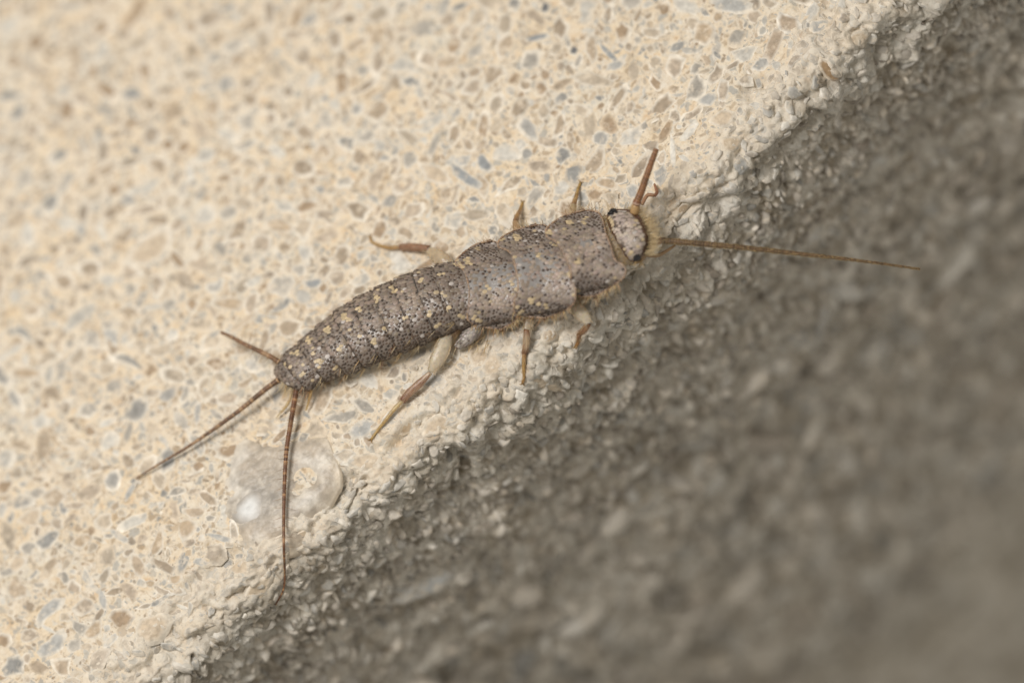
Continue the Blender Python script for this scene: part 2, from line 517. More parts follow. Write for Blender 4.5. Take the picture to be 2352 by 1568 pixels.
# the grains one can recognise: place, half length, half width (picture px), angle in the picture, colour
RIMC = np.array([.83, .755, .635])
GREY, BLUE, TAN, LTAN, WHITE, DARK, BROWN = (.43, .42, .39), (.29, .30, .30), (.48, .37, .25), (.58, .47, .34), (.74, .70, .62), (.15, .15, .15), (.34, .23, .13)
NAMED = [(1112, 378, 34, 16, -35, BLUE), (1072, 408, 44, 14, -32, BLUE), (1062, 372, 26, 15, 20, GREY), (1680, 12, 60, 22, -12, GREY), (345, 572, 66, 36, 25, LTAN),
         (1543, 345, 46, 8, 86, WHITE), (1000, 400, 52, 22, -20, LTAN), (258, 768, 34, 15, -60, GREY), (530, 700, 36, 22, 0, TAN), (560, 742, 60, 11, 40, LTAN),
         (1612, 75, 34, 30, 60, TAN), (1650, 40, 18, 14, 20, TAN), (1905, 165, 34, 18, -35, BROWN), (1265, 772, 24, 16, 25, TAN), (1250, 880, 42, 15, -5, LTAN),
         (915, 1023, 32, 14, 82, LTAN), (1000, 985, 44, 26, 55, LTAN), (1130, 840, 34, 26, 60, LTAN), (1100, 815, 34, 28, -70, LTAN), (833, 985, 36, 22, 20, GREY), (935, 980, 22, 14, 70, TAN),
         (850, 1062, 50, 26, 10, LTAN), (590, 1355, 48, 24, 40, LTAN), (360, 1250, 46, 16, 60, TAN), (425, 1210, 30, 26, 20, TAN), (110, 1400, 52, 20, 40, GREY),
         (345, 1440, 46, 40, 30, LTAN), (235, 1375, 30, 10, 85, GREY), (300, 1130, 26, 10, 60, GREY), (460, 1290, 22, 12, -15, GREY), (505, 1235, 40, 9, -20, GREY),
         (275, 1230, 34, 9, -35, GREY), (400, 1330, 18, 14, 0, TAN), (345, 1340, 12, 10, 0, TAN), (290, 1320, 14, 11, 0, TAN), (550, 1300, 30, 24, 20, LTAN),
         (700, 1225, 22, 9, 30, LTAN), (1660, 275, 38, 22, 20, LTAN), (1700, 385, 30, 18, 60, GREY), (1625, 230, 26, 16, 10, GREY), (1680, 330, 26, 20, 0, LTAN), (1570, 480, 18, 14, 40, TAN),
         (1585, 300, 34, 12, 50, WHITE), (1498, 505, 18, 16, 0, TAN), (1455, 440, 14, 18, 0, GREY), (1395, 420, 26, 15, -20, TAN), (1335, 452, 18, 16, 0, GREY),
         (950, 1368, 46, 22, 60, (.74, .72, .68)), (1010, 1340, 70, 26, 45, (.5, .5, .48)), (960, 640, 30, 12, 20, WHITE), (640, 520, 40, 20, 10, TAN), (720, 650, 26, 14, 0, BLUE),
         (700, 440, 30, 16, -60, TAN), (300, 285, 26, 14, 60, BROWN), (170, 175, 20, 12, 70, BROWN), (520, 460, 22, 11, -60, BROWN), (310, 345, 22, 12, -20, DARK), (1255, 20, 12, 15, 0, DARK), (1318, 115, 12, 12, 0, DARK),
         (1240, 90, 26, 10, 35, BLUE), (1400, 125, 34, 8, -45, BLUE), (1415, 150, 30, 12, 10, GREY), (60, 860, 36, 18, 15, TAN), (70, 1190, 40, 24, 30, LTAN), (190, 1240, 26, 18, 20, TAN),
         (120, 1480, 40, 26, 30, GREY), (40, 1290, 30, 22, 10, LTAN), (215, 1450, 34, 20, 40, TAN), (1970, 95, 40, 16, 50, LTAN), (1880, 60, 30, 18, 20, GREY), (1490, 1160, 60, 24, 40, (.5, .47, .42)),
         (1110, 1210, 40, 18, 40, (.46, .4, .33)), (1330, 1090, 40, 20, 40, (.55, .5, .43)), (1300, 1245, 30, 22, 20, (.62, .58, .5)), (1660, 690, 40, 18, 40, (.56, .52, .46)), (1870, 540, 44, 18, 55, (.6, .57, .52)), (2010, 380, 48, 20, 50, (.55, .53, .48))]
# pebble footprint is kept free of grains
PEB = (640, 1128)
pbx, pbs = at_px(*PEB)
put(pbx, pbs, 1.5)
for px, py, a, b, ang, c in NAMED:
    X, s = at_px(px, py)
    X1, s1 = at_px(px + 14 * math.cos(math.radians(ang)), py - 14 * math.sin(math.radians(ang)))
    ga = math.atan2(s1 - s, X1 - X)
    st = math.hypot(X1 - X, s1 - s) / (14 / PPM)
    onside = s < -1.2
    la = a / PPM * max(st, 1.0); lb = b / PPM * (1.3 if onside else 1.05)
    br = float(smooth(.6, -1.2, s))
    grains.append((la * lb + 50, grain_shape(X, s, la, lb, ga, .016 + .06 * br * min(lb, .5), c, RIMC * (.9 if not onside else .6), .02 + .04 * br, random.choice([0, 0, .5, -.5]), .014 + .14 * br, .2)))
    put(X, s, math.sqrt(la * lb) * .9)

SIZES = sorted([random.uniform(.3, .7) for _ in range(500)] + [min(.55, max(.075, float(np.exp(rng.normal(math.log(.140), .62))))) for _ in range(90000)], reverse=True)
for r in SIZES:
    X = random.uniform(-20, 20); s = random.uniform(-24, 24)
    if r > .42 and (s > -9 or random.random() < .3) : continue
    if s < -6 and r < .13: continue
    if -9 < s < .3 and (r > .2 or random.random() < (.55 if s > -2.5 else .2)): continue
    if s > 8 and r < .15 and random.random() < .75: continue
    base, n, t = stone_base(np.array(X), np.array(s))
    q = project(base)
    if not (-160 < q[0] < 2512 and -160 < q[1] < 1728): continue
    if not free(X, s, r, .79 if s > 0 else .9): continue
    put(X, s, r)
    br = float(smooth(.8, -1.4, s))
    asp = 1 + abs(rng.normal(0, .8)) if random.random() > .15 else random.uniform(2, 3.6)
    asp = min(asp, 3.6)
    a = r * math.sqrt(asp); b = r / math.sqrt(asp)
    c = PAL[rng.choice(len(PAL), p=PALW)] * random.uniform(.62, .92)
    if c.mean() < .27: c = c * .27 / c.mean()
    rim = RIMC * random.uniform(.85, 1.06) if random.random() < .85 else c * .3 + np.array([.80, .67, .50]) * .7
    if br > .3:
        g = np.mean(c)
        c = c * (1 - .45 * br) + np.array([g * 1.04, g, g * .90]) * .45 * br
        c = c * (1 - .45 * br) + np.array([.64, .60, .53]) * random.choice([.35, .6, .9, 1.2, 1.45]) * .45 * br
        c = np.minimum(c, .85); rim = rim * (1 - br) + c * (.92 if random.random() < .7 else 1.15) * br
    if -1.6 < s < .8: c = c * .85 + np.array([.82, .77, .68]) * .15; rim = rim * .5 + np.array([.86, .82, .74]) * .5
    h = random.uniform(.006, .016) * (1 - br) + br * ((.05 if s > -3 else .11) + r * random.uniform(.0, .3 if s > -3 else .5))
    key = a * b * (1.6 if -2 < s < 5 else .6)
    grains.append((key, grain_shape(X, s, a, b, random.uniform(0, math.pi), h, c, rim, .04 + .45 * br, random.choice([0, 0, 0, .6, -.6]) if asp > 1.6 else 0, .014 + .14 * br, .3 + .1 * br, random.uniform(.66, .92))))
grains.sort(key=lambda g: -g[0])
vs, cs, f3, f4 = [], [], [], []
nb = 0
for k, (_, g) in enumerate(grains):
    v, c = grain_geo(g)
    if k < 300:
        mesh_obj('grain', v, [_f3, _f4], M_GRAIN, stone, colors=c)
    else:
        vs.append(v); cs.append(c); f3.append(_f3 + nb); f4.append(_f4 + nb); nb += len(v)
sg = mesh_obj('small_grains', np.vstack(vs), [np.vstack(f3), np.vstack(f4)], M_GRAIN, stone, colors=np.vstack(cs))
sg['kind'] = 'stuff'
print('grains', len(grains))

# --- the big milky quartz pebble, ground flush with the top
def pebble():
    out = [(525, 1022), (560, 1000), (612, 1003), (650, 990), (700, 990), (748, 1000), (764, 1030), (778, 1066), (782, 1108), (766, 1140), (748, 1176), (724, 1222), (694, 1262),
           (648, 1276), (592, 1262), (542, 1250), (518, 1215), (506, 1170), (510, 1120), (502, 1075), (509, 1045)]
    loop = catmull(np.array(out + out[:1], float), 73)[:-1]
    cx, cy = 640, 1130
    v, c, z0 = [], [], []
    rings = np.concatenate([[1.0, .985, .965], np.linspace(.93, .06, 26)])
    for r in rings:
        p = np.array([cx, cy]) + (loop - [cx, cy]) * r
        w = P(p[:, 0], p[:, 1], 0.0)
        for _ in range(3):
            dd = np.clip(Y0(w[:, 0]) - .0 - w[:, 1], 0, RAD * .97)
            zs = -(RAD - np.sqrt(RAD ** 2 - dd ** 2))
            w = P(p[:, 0], p[:, 1], zs)
        surf = .05 * fbm(w, .28, 2, 3) + .018
        hgt = surf + .02 * (1 - max(0, (r - .85) / .15) ** 2) - (.12 if r == 1 else 0) + .02 * fbm(w, 1.2, 4, 91)
        # a shallow broken hollow
        d = np.hypot(p[:, 0] - 700, (p[:, 1] - 1096))
        hgt = hgt - .10 * np.exp(-(d / 26) ** 4)
        d2 = np.hypot(p[:, 0] - 683, p[:, 1] - 1128)
        hgt = hgt - .08 * np.exp(-(d2 / 14) ** 4)
        # dished where the clear core shows
        d3 = np.hypot((p[:, 0] - 590) / 1.2, p[:, 1] - 1150)
        w[:, 2] = w[:, 2] + hgt - .05 * smooth(.72, 1.0, r) + .035 * fbm(w, 1.9, 3, 95) * smooth(.6, .9, r) - .10 * smooth(0, .6, dd)
        v.append(w)
        g = noise(w, .55, 12)[:, None] * .5 + .5
        core = np.exp(-(d3 / 62) ** 2)[:, None]
        base = np.array([.42, .365, .295]) * (1 - g) + np.array([.55, .445, .325]) * g
        cc = base * (1 - .75 * core) + np.array([.30, .285, .26]) * .75 * core
        speck = smooth(.1, .8, fbm(w, 1.6, 4, 55))[:, None] * .7
        cc = cc * (1 - speck) + np.array([.68, .63, .55]) * speck
        holl = np.exp(-(d / 28) ** 4)[:, None]
        cc = cc * (1 - .5 * holl) + np.array([.62, .53, .42]) * .5 * holl
        fade = float(smooth(.8, 1.0, r)) * .6
        cc = cc * (1 - fade) + np.array([.66, .57, .44]) * fade
        c.append(cc)
    mid = P(np.array([cx]), np.array([cy]), .06)
    n = len(loop); v = np.vstack(v + [mid]); c = np.vstack(c + [c[-1][:1]])
    f = grid_faces(len(rings), n, wrap=True)[:, ::-1]
    last = (len(rings) - 1) * n
    t = np.array([[last + k, last + (k + 1) % n, len(v) - 1] for k in range(n)])
    o = mesh_obj('pebble', v, [f[:, ::-1], t], M_QUARTZ, stone, colors=c)
    return o
peb = pebble()
def dome(name, px, py, r, z, h, color, mat, parent, rings=14, seg=28, irr=.03, edge=None):
    ctr = P(np.array(px), np.array(py), z)
    v, c = [], []
    for i in range(rings):
        a = (rings - i) / rings * math.pi / 2
        th = np.linspace(0, 2 * math.pi, seg, endpoint=False)
        rr = r * math.sin(a) * (1 + irr * np.sin(th * 2 + 1) + irr * np.sin(3 * th))
        p = ctr + np.stack([rr * np.cos(th), rr * np.sin(th), np.full(seg, h * math.cos(a))], -1)
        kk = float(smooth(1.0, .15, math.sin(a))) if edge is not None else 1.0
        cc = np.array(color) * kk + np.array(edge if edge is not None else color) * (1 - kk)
        v.append(p); c.append(np.repeat(cc[None], seg, 0))
    v = np.vstack([x for x in v][::1] + [ctr + [0, 0, h]]); c = np.vstack(c + [np.array(color)[None]])
    f = grid_faces(rings, seg, wrap=True)
    t = np.array([[k, (k + 1) % seg, len(v) - 1] for k in range(seg)])
    return mesh_obj(name, v, [f, t], mat, parent, colors=c)
M_GLINT = col_mat('quartz_glint', .34, .35, 6., .15, .006, 8.)
dome('glint_bead', 572, 1168, .50, .012, .05, (.74, .74, .72), M_GLINT, peb, irr=.10, edge=(.40, .36, .31))  # flash reflection on the quartz, painted as a white centre fading outwards

# ------------------------------------------------------------------ the silverfish
fish = bpy.data.objects.new('silverfish', None)
fish.empty_display_size = .5
col.objects.link(fish)
fish.location = Vector(P(np.array(1080), np.array(680), 0.0))
bpy.context.view_layer.update()
ROOT = np.array(fish.location)
fish['label'] = 'mottled grey brown silverfish crawling along the edge of pale stone'
fish['category'] = 'insect'
def part(name, verts, faces, mat, colors, parent=None, stuff=False):
    o = mesh_obj(name, np.asarray(verts) - ROOT, faces, mat, parent or fish, colors=colors)
    if stuff: o['kind'] = 'stuff'
    return o

class Bag:
    """collects little meshes that end up as one object"""
    def __init__(s): s.v, s.c, s.f, s.n = [], [], {}, 0
    def add(s, v, faces, c):
        v = np.asarray(v, float)
        s.v.append(v); s.c.append(np.broadcast_to(np.asarray(c, float), v.shape))
        for f in faces: s.f.setdefault(f.shape[1], []).append(f + s.n)
        s.n += len(v)
    def build(s, name, mat, parent=None, stuff=False):
        return part(name, np.vstack(s.v), [np.vstack(x) for x in s.f.values()], mat, np.vstack(s.c), parent, stuff)

def frames(path):
    t = np.gradient(path, axis=0); t /= np.linalg.norm(t, axis=1)[:, None]
    ref = V if abs(t[0] @ V) < .9 else ex
    n = np.cross(t, ref); n /= np.linalg.norm(n, axis=1)[:, None]
    b = np.cross(n, t)
    return t, n, b

def tube(path, radii, colors, seg=12, flat=1.0):
    path = np.asarray(path, float); k = len(path)
    t, n, b = frames(path)
    th = np.linspace(0, 2 * math.pi, seg, endpoint=False)
    rr = np.asarray(radii)[:, None, None]
    v = path[:, None] + rr * (np.cos(th)[None, :, None] * n[:, None] + flat * np.sin(th)[None, :, None] * b[:, None])
    c = np.repeat(np.asarray(colors)[:, None], seg, 1)
    v = np.vstack([v.reshape(-1, 3), path[:1], path[-1:]]); c = np.vstack([c.reshape(-1, 3), c[0, :1], c[-1, :1]])
    f = grid_faces(k, seg, wrap=True)
    i0, i1 = k * seg, k * seg + 1
    caps = np.array([[i0, (j + 1) % seg, j] for j in range(seg)] + [[i1, (k - 1) * seg + j, (k - 1) * seg + (j + 1) % seg] for j in range(seg)])
    return v, [f[:, ::-1], caps[:, ::-1]], c

def hair(bag, p, d, length, r=.011, droop=.25, c=(.55, .38, .17), up=None):
    p = np.asarray(p, float); d = np.asarray(d, float); d = d / np.linalg.norm(d)
    side = np.cross(d, V); side /= (np.linalg.norm(side) + 1e-9)
    bow = (side * random.uniform(-1, 1) + V * random.uniform(-.6, .6)) * droop
    k = np.array([-.06, .35, .7, 1.0])
    path = p + k[:, None] * d * length + (k ** 2)[:, None] * bow * length
    v, f, cc = tube(path, r * np.array([1, .9, .6, .15]), np.repeat(np.array(c)[None] * random.uniform(.75, 1.25), 4, 0), seg=3)
    bag.add(v, f, cc)

def grid_normals(g):
    du = np.gradient(g, axis=0); dv = np.gradient(g, axis=1)
    n = np.cross(du, dv)
    n /= np.linalg.norm(n, axis=2)[..., None] + 1e-12
    return n

SCALES = {}
GOLD = np.array([(px, py) for px, py in [(1064, 617), (1019, 630), (968, 643), (1167, 586), (1280, 560), (1312, 628), (1190, 666), (982, 720), (930, 734), (1031, 712), (865, 687), (828, 709),
        (710, 781), (675, 812), (928, 732), (886, 753), (858, 786), (783, 798), (734, 830), (767, 845), (793, 728), (750, 757), (905, 665), (1153, 552), (1262, 534), (1345, 505), (1310, 510), (1320, 670), (1195, 716),
        (1100, 735), (1090, 728), (1075, 600), (1050, 610), (1187, 545), (1100, 570), (1060, 725), (1004, 745), (1405, 506), (1462, 500), (1452, 580), (1482, 545), (695, 860), (655, 838), (1330, 600), (1185, 590), (1255, 700), (1225, 690), (1240, 590)]])
GOLDR = 9.0
BARE = [((1225, 618), 66, 42, -22), ((1120, 640), 52, 30, -22), ((1165, 632), 30, 28, 0), ((1345, 560), 18, 13, 0)]

def scatter_scales(bag, g, nrm, size, backward, dark_fn, spacing=.098, skip=None, mean=(.34, .285, .25)):
    """small overlapping shields over a patch of skin: g (nu, nv, 3)"""
    flat = g.reshape(-1, 3); nf = nrm.reshape(-1, 3)
    e1 = np.linalg.norm(np.diff(g, axis=0)[:, :-1], axis=2); e2 = np.linalg.norm(np.diff(g, axis=1)[:-1], axis=2)
    area = (e1 * e2).ravel(); tot = area.sum()
    want = int(tot / (spacing ** 2) * 7)
    ids = rng.choice(len(area), size=want, p=area / tot)
    nv = g.shape[1]
    iu, iv = ids // (nv - 1), ids % (nv - 1)
    fu, fv = rng.random(want)[:, None], rng.random(want)[:, None]
    def lerp(a):
        return (a[iu, iv] * (1 - fu) * (1 - fv) + a[iu + 1, iv] * fu * (1 - fv) + a[iu, iv + 1] * (1 - fu) * fv + a[iu + 1, iv + 1] * fu * fv)
    p = lerp(g); n = lerp(nrm); n /= np.linalg.norm(n, axis=1)[:, None]
    uu = (iu + fu[:, 0]) / (g.shape[0] - 1); vv = (iv + fv[:, 0]) / (nv - 1)
    qx, qy = project(p)
    cells = {}
    keep = []
    for k in range(want):
        if skip is not None and skip(qx[k], qy[k], uu[k], vv[k]): continue
        key = tuple((p[k] // spacing).astype(int)); ok = True
        for a in (-1, 0, 1):
            for b in (-1, 0, 1):
                for c in (-1, 0, 1):
                    for m in cells.get((key[0] + a, key[1] + b, key[2] + c), ()):
                        if ((p[m] - p[k]) ** 2).sum() < spacing ** 2: ok = False; break
                    if not ok: break
                if not ok: break
            if not ok: break
        if ok:
            cells.setdefault(key, []).append(k); keep.append(k)
    for k in keep:
        bw = backward(uu[k], vv[k]) if callable(backward) else backward
        t = bw - n[k] * (bw @ n[k]); t /= np.linalg.norm(t) + 1e-9
        w = np.cross(n[k], t)
        r = size * random.uniform(.82, 1.2)
        th = np.linspace(0, 2 * math.pi, 8, endpoint=False) + random.uniform(-.2, .2)
        ring = np.stack([np.cos(th), np.sin(th)], -1)
        gd = np.min(np.hypot(GOLD[:, 0] - qx[k], GOLD[:, 1] - qy[k]))
        pd = dark_fn(uu[k], vv[k], p[k])
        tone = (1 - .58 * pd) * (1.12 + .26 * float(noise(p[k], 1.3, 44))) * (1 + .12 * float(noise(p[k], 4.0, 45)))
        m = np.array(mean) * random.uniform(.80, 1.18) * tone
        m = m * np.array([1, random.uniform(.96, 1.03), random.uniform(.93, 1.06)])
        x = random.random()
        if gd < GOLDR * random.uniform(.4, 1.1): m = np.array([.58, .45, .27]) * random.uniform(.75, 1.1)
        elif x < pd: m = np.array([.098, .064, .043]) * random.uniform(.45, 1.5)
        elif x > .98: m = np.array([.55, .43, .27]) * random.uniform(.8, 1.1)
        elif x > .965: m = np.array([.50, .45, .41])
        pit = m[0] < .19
        if pit: r *= random.uniform(.52, .72)
        lift = .004 + .009 * random.random()
        H = size * (random.uniform(.08, .2) if not pit else random.uniform(.16, .26))
        v = [p[k] + n[k] * (H + lift * .5)]
        c = [m * (1.0 if not pit else .8)]
        for (rr, hh, dk) in ((.66, .82, 1.0), (1.0, -.1, .86)):
            for a, b in ring:
                q = p[k] + r * rr * (a * 1.2 * t + b * .95 * w) + n[k] * (H * hh + lift * (1 + a))
                v.append(q); c.append(m * dk)
        f3 = np.array([[0, 1 + i, 1 + (i + 1) % 8] for i in range(8)])
        f4 = np.array([[1 + i, 9 + i, 9 + (i + 1) % 8, 1 + (i + 1) % 8] for i in range(8)])
        bag.add(np.array(v), [f3, f4], np.array(c))
    return len(keep)

def shell(name, g, nrm, thick, mat, cols):
    """closed shell from a grid of points"""
    nu, nv = g.shape[:2]
    th = thick if np.ndim(thick) else np.full((nu, nv), thick)
    low = g - nrm * th[..., None]
    v = np.vstack([g.reshape(-1, 3), low.reshape(-1, 3)])
    f = grid_faces(nu, nv); m = nu * nv
    idx = np.arange(m).reshape(nu, nv)
    loop = np.concatenate([idx[0, :-1], idx[:-1, -1], idx[-1, :0:-1], idx[:0:-1, 0]])
    nx = np.roll(loop, -1)
    skirt = np.stack([loop, nx, nx + m, loop + m], -1)
    c = np.vstack([cols.reshape(-1, 3), cols.reshape(-1, 3) * .8])
    return part(name, v, [np.vstack([f[:, ::-1], (f + m), skirt])], mat, c)

def patch(front, rear, nu, nv, zfun):
    F = catmull(front, nv); Rr = catmull(rear, nv)
    u = np.linspace(0, 1, nu)[:, None, None]
    px = F[None] * (1 - u) + Rr[None] * u
    vv = np.linspace(-1, 1, nv)[None, :] * np.ones((nu, 1))
    z = zfun(u[:, :, 0] * np.ones((1, nv)), vv)
    return P(px[..., 0], px[..., 1], z), px

# direction towards the tail, on the stone's plane
def wdir(ax, ay, bx, by):
    d = P(np.array(bx), np.array(by), .7) - P(np.array(ax), np.array(ay), .7)
    d[2] = 0
    return d / np.linalg.norm(d)
BACK_T = wdir(1400, 560, 1100, 680)
hairs = Bag()
scales = Bag()
GOLDHAIR = (.60, .43, .20)

# ---- trunk and abdomen: one continuous skin
ST = [  # upper px, lower px, z of the flanks, z of the back, z of the belly
    (1400, 530, 1428, 590, .62, .80, .40), (1372, 522, 1405, 612, .60, .88, .30), (1320, 520, 1372, 645, .58, 1.0, .20), (1215, 556, 1265, 695, .58, 1.05, .18), (1110, 592, 1140, 725, .58, 1.08, .18),
    (1042, 603, 1088, 745, .60, 1.16, .16), (989, 617, 1040, 761, .60, 1.26, .16), (949, 628, 1002, 776, .60, 1.27, .16), (914, 642, 966, 790, .60, 1.27, .16), (879, 658, 934, 803, .60, 1.25, .16), (844, 675, 902, 816, .59, 1.23, .16),
    (809, 694, 872, 828, .58, 1.19, .16), (774, 716, 842, 840, .57, 1.14, .16), (746, 739, 812, 852, .56, 1.09, .17), (715, 763, 782, 862, .55, 1.03, .18), (692, 784, 755, 872, .54, .97, .2), (668, 803, 728, 884, .53, .90, .22),
    (649, 818, 708, 895, .52, .84, .24), (638, 834, 692, 899, .51, .78, .28), (631, 852, 676, 892, .50, .70, .32), (636, 868, 660, 884, .50, .60, .40)]
ST = np.array(ST, float)
NST, NRD = 260, 56
up = P(ST[:, 0], ST[:, 1], ST[:, 4]); lo = P(ST[:, 2], ST[:, 3], ST[:, 4])
cen = (up + lo) / 2; half = (up - lo) / 2
key = np.hstack([cen, half, ST[:, 4:]])
loft = catmull(key, NST)
bc, bh, bz = loft[:, :3], loft[:, 3:6], loft[:, 6:9]
mpx, mpy = project(np.stack([bc[:, 0], bc[:, 1], bz[:, 1]], -1))
arc = np.concatenate([[0], np.cumsum(np.hypot(np.diff(mpx), np.diff(mpy)))])
a0 = np.interp(-1058, -mpx, arc)
seglen = (arc[-1] - a0) / 9.6
ph = np.clip((arc - a0) / seglen, -1, 99)
fr = np.where(ph > 0, ph - np.floor(ph), .5)
step = .035 * (fr - .5) - .06 * smooth(.92, 1.0, fr) * (ph > 0) - .05 * smooth(.10, 0, fr) * (ph > 0)
th = np.linspace(0, 2 * math.pi, NRD, endpoint=False)
body = np.zeros((NST, NRD, 3)); bcol = np.zeros((NST, NRD, 3))
for j, a in enumerate(th):
    c, s = math.cos(a), math.sin(a)
    ww = np.sign(c) * abs(c) ** .9
    zz = np.where(s >= 0, bz[:, 0] + (bz[:, 1] - bz[:, 0]) * abs(s) ** .85, bz[:, 0] - (bz[:, 0] - bz[:, 2]) * abs(s) ** .7)
    body[:, j] = bc + bh * (ww * (1 + step))[:, None]
    body[:, j, 2] = zz + (step * 1.0 if s > 0 else 0)
dk = np.where(np.sin(th)[None, :] > -.25, 1, 0)
bcol[:] = np.where(dk[..., None] > 0, np.array([.21, .172, .142]), np.array([.42, .33, .2]))
bcol = bcol * (1 - .8 * smooth(.9, 1, fr) * (ph > 0))[:, None, None]
bv = np.vstack([body.reshape(-1, 3), body[0].mean(0)[None], body[-1].mean(0)[None]])
bcc = np.vstack([bcol.reshape(-1, 3), bcol[0, :1], bcol[-1, :1]])
caps = np.array([[NST * NRD, k, (k + 1) % NRD] for k in range(NRD)] + [[NST * NRD + 1, (NST - 1) * NRD + (k + 1) % NRD, (NST - 1) * NRD + k] for k in range(NRD)])
part('body', bv, [grid_faces(NST, NRD, wrap=True)[:, ::-1], caps], M_CUT, bcc)
i0 = int(np.argmin(np.abs(arc - (a0 - 6))))
# the scaled part: from just under the flank over the back
sel = [j for j in range(NRD) if math.sin(th[j]) > -.6]
order = sorted(sel, key=lambda j: (th[j] if th[j] < 1.5 * math.pi else th[j] - 2 * math.pi))
ag = body[i0:, order][:, ::-1]
an = grid_normals(ag)
if an[len(an) // 2, len(order) // 2, 2] < 0: an = -an
tang = np.gradient(bc, axis=0)
def ab_back(u, v):
    return tang[min(NST - 1, i0 + int(u * (NST - 1 - i0)))]
def ab_skip(qx, qy, u, v):
    k = min(NST - 1, i0 + int(round(u * (NST - 1 - i0))))
    return ph[k] > 0 and (fr[k] > .93) and abs(v - .52) < .20 and ph[k] < 7.5
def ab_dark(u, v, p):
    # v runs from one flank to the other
    low = smooth(.46, .22, v) if LOWV0 else smooth(.54, .78, v)  # darker lower flank: pigment, plus shade put into the scale colour
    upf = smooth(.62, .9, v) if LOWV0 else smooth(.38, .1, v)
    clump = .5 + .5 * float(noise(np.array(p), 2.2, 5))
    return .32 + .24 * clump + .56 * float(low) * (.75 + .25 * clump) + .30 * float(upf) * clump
e0 = project(ag[len(ag) // 2, 0]); e1 = project(ag[len(ag) // 2, -1])
LOWV0 = e0[1] > e1[1]
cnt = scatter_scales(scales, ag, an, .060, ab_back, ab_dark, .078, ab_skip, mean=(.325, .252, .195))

# ---- thorax plates
def plate(name, front, rear, z0, z1, ze, nu=46, nv=64, dark=None, edge=(.30, .15, .085), bare=True, zfun=None):
    def zf(u, v):
        zt = z0 + (z1 - z0) * u
        prof = .66 * np.clip(1 - (np.abs(v) / .70) ** 2.6, 0, 1) ** .8 + .34 * np.clip(1 - np.abs(v) ** 2.2, 0, 1) ** .9
        return ze + (zt - ze) * prof + .11 * smooth(.5, 1, u)
    g, px = patch(front, rear, nu, nv, zfun or zf)
    n = grid_normals(g)
    if n[nu // 2, nv // 2, 2] < 0: n = -n
    vv = np.abs(np.linspace(-1, 1, nv))[None, :] * np.ones((nu, 1))
    c = np.zeros((nu, nv, 3)); c[:] = (.27, .225, .195)
    for (ctr, ra, rb, an_) in BARE:
        ca, sa = math.cos(math.radians(an_)), math.sin(math.radians(an_))
        dx, dy = px[..., 0] - ctr[0], px[..., 1] - ctr[1]
        q = ((dx * ca + dy * sa) / ra) ** 2 + ((-dx * sa + dy * ca) / rb) ** 2
        k = smooth(1.5, .6, q)[..., None]
        c = c * (1 - k) + np.array([.27, .25, .235]) * k
    k = smooth(.93, .985, vv)[..., None]
    c = c * (1 - k) + np.array(edge) * k
    o = shell(name, g, n, .05, M_CUT, c)
    # thickened pale rim all round the plate
    lp = np.concatenate([g[0, :-1], g[-1, ::-1]])
    lp = resample(np.vstack([lp, lp[:1]]), 220)
    rc = np.stack([np.array([.50, .32, .22]) * random.uniform(.5, 1.25) for _ in range(220)])
    rb = Bag(); v_, f_, c_ = tube(lp, np.array([.027 * random.uniform(.6, 1.4) for _ in range(220)]), rc, 8); rb.add(v_, f_, c_)
    rb.build('rim', M_PALE, o)
    def dfn(u, v, p):
        x = abs(v * 2 - 1)
        cl = .5 + .5 * float(noise(np.array(p), 2.0, 8))
        return .16 + .12 * cl + .78 * float(smooth(.34, .56, x)) * (.5 + .5 * cl)
    def skip(qx, qy, u, v):
        if u > .975 or u < .02 or abs(2 * v - 1) > .972: return True
        for (ctr, ra, rb, an_) in BARE:
            ca, sa = math.cos(math.radians(an_)), math.sin(math.radians(an_))
            dx, dy = qx - ctr[0], qy - ctr[1]
            q = ((dx * ca + dy * sa) / ra) ** 2 + ((-dx * sa + dy * ca) / rb) ** 2
            if q < 1.25 * random.uniform(.55, 1.3): return random.random() < .93
        return False
    scatter_scales(scales, g, n, .058, BACK_T, dark or dfn, .078, skip, mean=(.35, .275, .218))
    return g, n
mg, mn = plate('thorax_plate', [(1128, 553), (1146, 560), (1172, 585), (1186, 625), (1192, 660), (1190, 700), (1188, 730), (1152, 756)],
               [(1128, 553), (1092, 562), (1060, 585), (1046, 603), (1066, 622), (1077, 660), (1077, 700), (1074, 732), (1098, 748), (1152, 756)], 1.16, 1.30, .42)
sg_, sn_ = plate('thorax_plate', [(1232, 517), (1256, 520), (1280, 555), (1303, 600), (1315, 640), (1322, 676), (1310, 704), (1252, 730)],
               [(1232, 517), (1188, 527), (1152, 546), (1144, 566), (1172, 580), (1187, 625), (1190, 665), (1181, 695), (1188, 722), (1252, 730)], 1.18, 1.36, .44)
pg, pn = plate('thorax_plate', [(1340, 483), (1372, 487), (1384, 505), (1392, 537), (1403, 566), (1413, 597), (1430, 608), (1437, 622), (1426, 643), (1366, 680)],
               [(1340, 483), (1296, 496), (1258, 522), (1256, 543), (1278, 556), (1296, 583), (1310, 615), (1313, 650), (1325, 678), (1366, 680)], 1.0, 1.38, .45)
